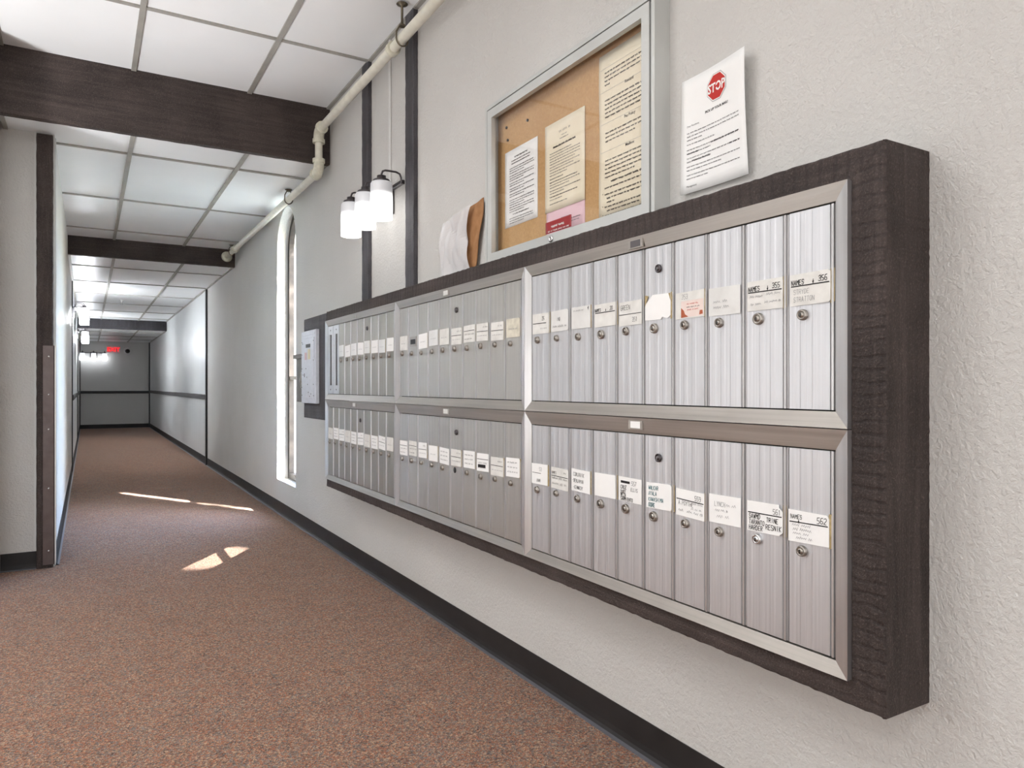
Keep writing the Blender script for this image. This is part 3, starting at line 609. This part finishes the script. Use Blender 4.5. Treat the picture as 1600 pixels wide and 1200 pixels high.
for y, z in ((2.34, 2.02), (2.19, 2.0), (2.33, 1.97)): MB().lathe([(.005, -.008), (.005, -.013), (.0005, -.014)], 'x', 10, (0, y, z)).build('push_pin', 'nickel', nb)

def paper(name, label, cat, mat, y_left, z_top, w, h, x, items, curve=None, group=None, thick=.0006):
    """Sheet hanging on the right wall: p runs right (towards the camera), q down from its top left corner."""
    loc = (x, y_left-w/2, z_top-h); mb = MB(); cv = curve or (lambda p, q: 0.0); nx, ny = 14, 10
    mp = lambda p, q, off=0.0: (-cv(p/w, q/h)-off, w/2-p, h-q)
    g = [[mp(w*i/nx, h*j/ny) for i in range(nx+1)] for j in range(ny+1)]
    vs = [v for r in g for v in r]; q_ = [(j*(nx+1)+i, j*(nx+1)+i+1, (j+1)*(nx+1)+i+1, (j+1)*(nx+1)+i) for j in range(ny) for i in range(nx)]
    N = len(vs); vs += [(vx+thick, vy, vz) for vx, vy, vz in vs]; q_ += [tuple(N+k for k in f[::-1]) for f in q_]
    edge = [i for i in range(nx+1)]+[j*(nx+1)+nx for j in range(1, ny+1)]+[ny*(nx+1)+i for i in range(nx-1, -1, -1)]+[j*(nx+1) for j in range(ny-1, 0, -1)]
    q_ += [(a, b, N+b, N+a) for a, b in zip(edge, edge[1:]+edge[:1])]
    mb.add(vs, q_, 0, True); up = lambda p, q: mp(p, q, .0007); mats = [mat, 'ink', 'mid_ink', 'red_print', 'white_print', 'black', 'faint_ink']
    for it in items:
        if it[0] == 'type': type_set(mb, it[1], it[2], -it[3], it[4], lambda p, q: mp(p, -q, it[8] if len(it) > 8 else .0007), it[5], it[6] if len(it) > 6 else 'LEFT', it[7] if len(it) > 7 else 0, it[9] if len(it) > 9 else 1)
        elif it[0] == 'words':
            _, p0, p1, q, hh, ink, wd = it; ribbons(mb, [[(a, -b) for a, b in l] for l in [[(a, -b) for a, b in l2] for l2 in words(p0, p1, q, hh)]], wd, up, ink)
        elif it[0] == 'poly': flatpoly(mb, it[1], lambda p, q: mp(p, q, it[3]), it[2])
        elif it[0] == 'rule': ribbons(mb, [[(it[1], it[3]), (it[2], it[3])]], it[4], up, it[5])
    o = obj(name, mb.mesh(name, mats), None, loc); tag(o, label, cat, group); return o
def para(p0, p1, q0, n, dq, hh, ink, wd, last=.6): return [('words', p0, p1 if i < n-1 else p0+(p1-p0)*last, q0+dq*i, hh, ink, wd) for i in range(n)]
pg = 'papers inside the notice board'
it = [('words', .07, .16, .028, .006, 1, .0017), ('words', .05, .18, .040, .005, 1, .0014), ('words', .05, .175, .050, .005, 1, .0014)]
for q, n in ((.066, 3), (.094, 3), (.122, 2), (.142, 2), (.162, 2), (.184, 3), (.21, 3)): it += para(.035, .205, q, n, .0085, .0045, 2, .0012)
it += [('words', .06, .17, .238, .005, 1, .0013)] + para(.035, .2, .252, 3, .0085, .0042, 2, .0011)
paper('notice_sheet', 'white printed sheet, leftmost paper inside the glass notice board', 'paper', 'paper', 2.352, 1.925, .228, .284, -.0095, it, None, pg)
it = [('words', .085, .15, .034, .010, 2, .0009), ('words', .10, .135, .052, .004, 2, .0008), ('words', .09, .14, .062, .004, 2, .0008), ('words', .05, .18, .080, .007, 1, .0020), ('rule', .05, .18, .086, .0012, 1)]
for q, n, ik in ((.100, 1, 2), (.109, 4, 2), (.146, 2, 2), (.165, 2, 2), (.186, 1, 1), (.197, 1, 1), (.206, 2, 2), (.226, 2, 2), (.246, 1, 1), (.256, 1, 2), (.27, 1, 2)): it += para(.03, .205, q, n, .009, .0042, ik, .001 if ik == 2 else .0013, random.uniform(.4, .95))
paper('notice_sheet', 'cream printed letter in the middle of the notice board, above the pink sheet', 'paper', 'cream_paper', 2.073, 1.937, .229, .297, -.0115, it, None, pg)
paper('notice_sheet', 'pink sheet pinned below the cream letter in the notice board', 'paper', 'pink_paper', 2.068, 1.645, .222, .098, -.0095, [('words', .09, .14, .034, .004, 2, .0008), ('words', .03, .2, .046, .004, 2, .0009), ('words', .03, .19, .055, .004, 2, .0009)], None, pg)
it = []
def blk(q, n, last=.8, bullet=False):
    global it
    for i in range(n): it += [('words', .03 if (not bullet or i == 0) else .04, .26 if i < n-1 else .03+.23*last, q+.0125*i, .0062, 1, .0015)]
it += [('type', 'Reward', .145, .122, .0125, 1, 'CENTER', .012), ('type', 'Pet Policy', .145, .222, .0125, 1, 'CENTER', .012), ('type', 'Mailbox', .145, .306, .0125, 1, 'CENTER', .012), ('words', .06, .235, .388, .0078, 1, .002)]
blk(.056, 4, .14); blk(.140, 5, .9); blk(.238, 3, .6); blk(.322, 3, .85); blk(.360, 2, .6); blk(.405, 1, .9); blk(.424, 3, .2, True); blk(.462, 2, .7, True); blk(.488, 2, .5, True)
for q in (.428, .466, .492): it += [('type', '•', .018, q, .012, 1)]
for q in (.045, .115, .211, .296): it += [('rule', .008, .26, q, .0007, 6)]
paper('notice_sheet', 'tall cream sheets of house rules at the right side of the notice board', 'paper', 'cream_paper', 1.768, 2.056, .243, .496, -.0125, it, lambda s, t: .0015*math.sin(9*t)+.002*s, pg)
paper('red_label', 'dark red label with white lettering stuck low on the notice board glass', 'label', 'maroon', 2.01, 1.592, .148, .038, NX+.004, [('words', .035, .118, .014, .009, 4, .0022), ('words', .015, .135, .029, .007, 4, .0015)])
# notice beside the board, its right edge curling off the wall
ST = lambda s, t: .004+.030*max(0, s-.25)**1.6*(1-.55*t)+.004*math.sin(3.3*t+.4)*s+.006*t*(1-s)**2
oc = [(.128+.036*math.cos(math.pi/8+k*math.pi/4), .056+.036*math.sin(math.pi/8+k*math.pi/4)) for k in range(8)]
oc2 = [(.128+(p-.128)*.92, .056+(q-.056)*.92) for p, q in oc]; oc3 = [(.128+(p-.128)*1.04, .056+(q-.056)*1.04) for p, q in oc]
it = [('poly', oc3, 6, .0006), ('poly', oc, 4, .0009), ('poly', oc2, 3, .0012), ('type', 'STOP', .128, .067, .0315, 4, 'CENTER', .03, .0016, .82), ('type', 'PICK UP YOUR MAIL!', .128, .111, .0088, 1, 'CENTER', .022), ('type', 'Dear Residents,', .022, .128, .0068, 2)]
for q, n, l in ((.142, 3, .3), (.172, 1, .55), (.186, 2, .45), (.208, 2, .45), (.230, 2, .65), (.252, 2, .4)): it += para(.022, .205, q, n, .0092, .0036, 2, .0008, l)
it += [('words', .105, .205, .186, .004, 1, .0013), ('words', .022, .06, .1952, .004, 1, .0013), ('words', .17, .205, .208, .004, 1, .0012), ('type', 'returned to the sender.', .04, .2195, .0068, 1, 'LEFT', .02), ('type', 'Management', .022, .285, .0068, 2)]
paper('stop_notice', 'white notice with a red octagonal STOP sign, curling off the wall', 'notice', 'paper', 1.414, 1.853, .228, .300, -.0055, it, ST)
# crumpled plastic sleeve with brown card beside the notice board
sl = thing('plastic_sleeve', 'crumpled clear plastic sleeve with brown card propped left of the notice board', 'sleeve', (-.02, 2.7, 1.53))
def crumple(y0, y1, zlo, zhi, x, amp, name, mat, fn, th, seed):
    r = random.Random(seed); nx, nz = 22, 22; ph = [(r.uniform(-9, 9), r.uniform(1.5, 6), r.uniform(0, 6)) for _ in range(5)]
    rows = [(i/nx, j/nz) for j in range(nz+1) for i in range(nx+1)]; vs = []
    for s_, t_ in rows:
        a, b = fn(s_, t_); vs.append((x-amp*sum(abs(math.sin(p*s_+q*t_+c)) for p, q, c in ph)/4, y1-(y1-y0)*a, zlo+(zhi-zlo)*b))
    fs = [(j*(nx+1)+i, j*(nx+1)+i+1, (j+1)*(nx+1)+i+1, (j+1)*(nx+1)+i) for j in range(nz) for i in range(nx)]
    N = len(vs); vs += [(vx+th, vy, vz) for vx, vy, vz in vs]; fs += [tuple(N+k for k in f[::-1]) for f in fs]
    MB().add(vs, fs).build(name, mat, sl)
crumple(2.505, 2.85, 1.50, 1.795, -.008, .012, 'brown_card', 'kraft', lambda s, t: (.12+s*(.88-.22*(1-t)), t*(.9+.1*s)), .002, 3)
crumple(2.53, 2.868, 1.50, 1.785, -.020, .022, 'clear_sleeve', 'clear_plastic', lambda s, t: (s*(.86-.12*math.sin(3.1*t))+.0*t, t*(.88+.1*s)), .0008, 5)

# ------------------------------------------------------------------ wall lamps
def sconce(name, label, loc, rot, mat, group):
    o = thing(name, label, 'lamp', loc, group); o.rotation_euler = (0, 0, rot); Z = (0, 0, 0)
    # local: wall plane x = 0, light hangs towards -x, row of shades along y, z measured from the bar
    MB().box((-.018, -.075, -.115), (0, .075, .02), bev=.003).build('back_plate', 'nickel', o, org=Z)
    MB().box((-.038, -.26, -.008), (-.018, .26, .012), bev=.002).build('bar', 'nickel', o, org=Z)
    for s in (-.235, 0, .235):
        pts = [(-.028, s, 0), (-.028, s, .028), (-.036, s, .045), (-.055, s, .052), (-.11, s, .052), (-.124, s, .046), (-.13, s, .03), (-.13, s, .01)]
        MB().tube(pts, .005, 8).build('arm', 'nickel', o, org=Z)
        MB().lathe([(.010, .026), (.022, .022), (.022, .010), (.040, .002), (.044, -.008), (.001, -.008)], 'z', 18, (-.13, s, 0)).build('cap', 'nickel', o, org=Z)
        prof = [(.030, -.006), (.048, -.010), (.053, -.020), (.054, -.05), (.055, -.12), (.054, -.190), (.051, -.191), (.052, -.12), (.050, -.03)]
        MB().lathe(prof, 'z', 24, (-.13, s, 0), closed=False).build('glass_shade', mat, o, org=Z)
    return o
sg = 'three-light wall lamps'
sconce('wall_lamp', 'lit three-shade wall lamp between two dark battens above the mailboxes', (0, 3.585, 2.053), 0, 'shade', sg)
sconce('wall_lamp', 'lit three-shade lamp on the corridor left wall, nearer of the two', (XL, 11.0, 2.06), math.pi, 'shade_cool', sg)
sconce('wall_lamp', 'lit three-shade lamp on the corridor left wall, farther, beyond the first', (XL, 15.1, 2.02), math.pi, 'shade_cool', sg)
sconce('wall_lamp', 'lit three-shade lamp on the far end wall left of the exit sign', (-1.235, YE, 1.86), -math.pi/2 + math.pi, 'shade_far', sg)

cdt = thing('wire_conduit', 'thin painted conduit running down the wall to the nearest lamp', 'conduit', (-.008, 3.565, 2.05))
MB().box((-.010, 3.553, 2.075), (0, 3.577, 2.86), bev=.003).build('raceway', 'stucco_far', cdt)

# ------------------------------------------------------------------ sprinkler pipe along the right wall
pp = thing('sprinkler_pipe', 'cream sprinkler pipe along the top of the right wall, stepping down at the first beam', 'pipe', (-.085, 4.7, 2.4))
PX, PR, za, zb = -.083, .024, 2.692, 2.43
yd = 4.625; ye = 8.165
MB().tube([(PX, -3.4, za), (PX, yd-.03, za)], PR, 14).build('upper_run', 'pipe_paint', pp)
MB().tube([(PX, yd, za-.03), (PX, yd, zb+.03)], PR, 14).build('drop', 'pipe_paint', pp)
MB().tube([(PX, yd+.03, zb), (PX, ye+.02, zb)], PR, 14).build('lower_run', 'pipe_paint', pp)
def elbow(y, z, dy, dz, r=.033):
    # joins a run arriving along y to a drop along z
    pts = [(PX, y+dy*.075, z)]+[(PX, y+dy*.045*(1-math.sin(a)), z+dz*.045*(1-math.cos(a))) for a in [math.pi/2*i/6 for i in range(7)]]+[(PX, y, z+dz*.075)]
    mb = MB().tube(pts, [r]*len(pts), 14); mb.tube([(PX, y+dy*.08, z), (PX, y+dy*.055, z)], .039, 14); mb.tube([(PX, y, z+dz*.08), (PX, y, z+dz*.055)], .039, 14); mb.build('elbow', 'fitting_paint', pp)
elbow(yd, za, -1, -1); elbow(yd, zb, 1, 1)
MB().tube([(PX, 7.62, zb), (PX, 7.72, zb)], .036, 14).build('coupling', 'fitting_paint', pp)
MB().tube([(PX, 3.30, za), (PX, 3.335, za)], .034, 14).build('coupling', 'fitting_paint', pp)
MB().lathe([(.026, ye-.012), (.052, ye-.012), (.056, ye+.01), (.026, ye+.01)], 'y', 20, (PX, 0, zb)).build('escutcheon', 'fitting_paint', pp)
def hanger(y, z, zc):
    mb = MB(); ring_ = [(PX+.030*math.cos(a), y, z+.034*math.sin(a)) for a in [math.radians(20-22*i) for i in range(11)]]
    pts = [(PX+.012, y, z+.062), (PX+.028, y, z+.03)]+ring_+[(PX-.028, y, z+.03), (PX-.012, y, z+.062)]
    mb.tube(pts, .004, 6); mb.lathe([(.016, z+.058), (.016, z+.066), (.006, z+.072), (.006, zc-.012), (.026, zc-.006), (.028, zc-.003), (.001, zc-.003)], 'z', 12, (PX, y, 0)); mb.build('hanger', 'hanger_metal', pp)
hanger(5.43, zb, ZC[1]); hanger(7.86, zb, ZC[1]); hanger(3.2, za, ZC[0])
sp = thing('ceiling_sprinkler', 'small white sprinkler head hanging from the corridor ceiling beyond the second beam', 'sprinkler', (-.93, 12.2, 2.33))
MB().lathe([(.035, 2.33), (.033, 2.322), (.012, 2.318), (.010, 2.295), (.001, 2.295)], 'z', 14, (-.93, 12.2, 0)).build('body', 'white_plastic', sp)
MB().lathe([(.022, 2.262), (.022, 2.266), (.001, 2.268)], 'z', 12, (-.93, 12.2, 0)).tube([(-.948, 12.2, 2.268), (-.942, 12.2, 2.296)], .003, 6).tube([(-.912, 12.2, 2.268), (-.918, 12.2, 2.296)], .003, 6).build('deflector', 'lock_chrome', sp)

# ------------------------------------------------------------------ end wall fittings
ex = thing('exit_sign', 'red lit EXIT sign high on the far end wall', 'sign', (-.81, YE, 1.86))
MB().box((-.955, YE-.05, 1.865), (-.665, YE, 2.045), bev=.006).build('housing', 'exit_body', ex)
mb = MB(); type_set(mb, 'EXIT', -.81, 1.908, .135, lambda p, q: (p, YE-.052, q), 0, 'CENTER', .03); mb.build('lettering', 'exit_red', ex)
dc = thing('dome_camera', 'small white dome camera with dark lens right of the exit sign', 'camera', (-.5, YE, 1.92))
MB().lathe([(.085, YE), (.085, YE-.02), (.07, YE-.04), (.06, YE-.045), (.001, YE-.045)], 'y', 20, (-.5, 0, 1.92)).build('base', 'white_plastic', dc)
MB().lathe([(.055, YE-.045), (.05, YE-.07), (.03, YE-.09), (.001, YE-.096)], 'y', 16, (-.5, 0, 1.92)).build('lens_dome', 'dark_dome', dc)

# ------------------------------------------------------------------ outside: lawn and the tree that dapples the sun
struct('lawn', MB().box((WT, -20, -.25), (40, 60, -.15)), 'lawn')
tr = thing('leafy_tree', 'green leafy tree outside beyond the arched window', 'tree', (3.0, 1.0, -.15))
MB().tube([(3, 1, -.15), (3.02, 1.02, 1.6), (2.95, 1.1, 3.2), (2.9, 1.2, 5.2)], [.16, .13, .1, .04], 10).build('trunk', 'bark', tr)
mb = MB(); rr = random.Random(11)
for k in range(9):
    a = k*2.4; d = Vector((math.cos(a), math.sin(a), .5+.05*k)); p = Vector((2.95, 1.1, 2.6+.28*k)); mb.tube([p, p+d*.7, p+d*1.4+Vector((0, 0, .2))], [.04, .025, .008], 6)
mb.build('branches', 'bark', tr)
mb = MB(); cl = [Vector((2.9+rr.gauss(0, .85), 1.2+rr.gauss(0, .85), 5.0+rr.gauss(0, 1.15))) for _ in range(80)]
for k in range(8500):
    c_ = rr.choice(cl); p = c_+Vector((rr.gauss(0, .22), rr.gauss(0, .22), rr.gauss(0, .2)))
    t_ = p.z/se; qx, qy = p.x-.49*ce*t_, p.y+.872*ce*t_      # gaps in the crown where the sun comes through
    if abs(qx+.134+(qy-6.234)*.562) < .16 and (7.06 < qy < 7.85 or 6.2 < qy < 6.6) and rr.random() < .93: continue
    u_ = Vector((rr.uniform(-1, 1), rr.uniform(-1, 1), rr.uniform(-.6, .6))).normalized(); v_ = u_.orthogonal().normalized(); L = rr.uniform(.05, .085)
    mb.add([p-u_*L, p+v_*L*.5, p+u_*L, p-v_*L*.5], [(0,1,2,3)])
fo = mb.build('foliage', 'leaf', tr); fo['kind'] = 'stuff'
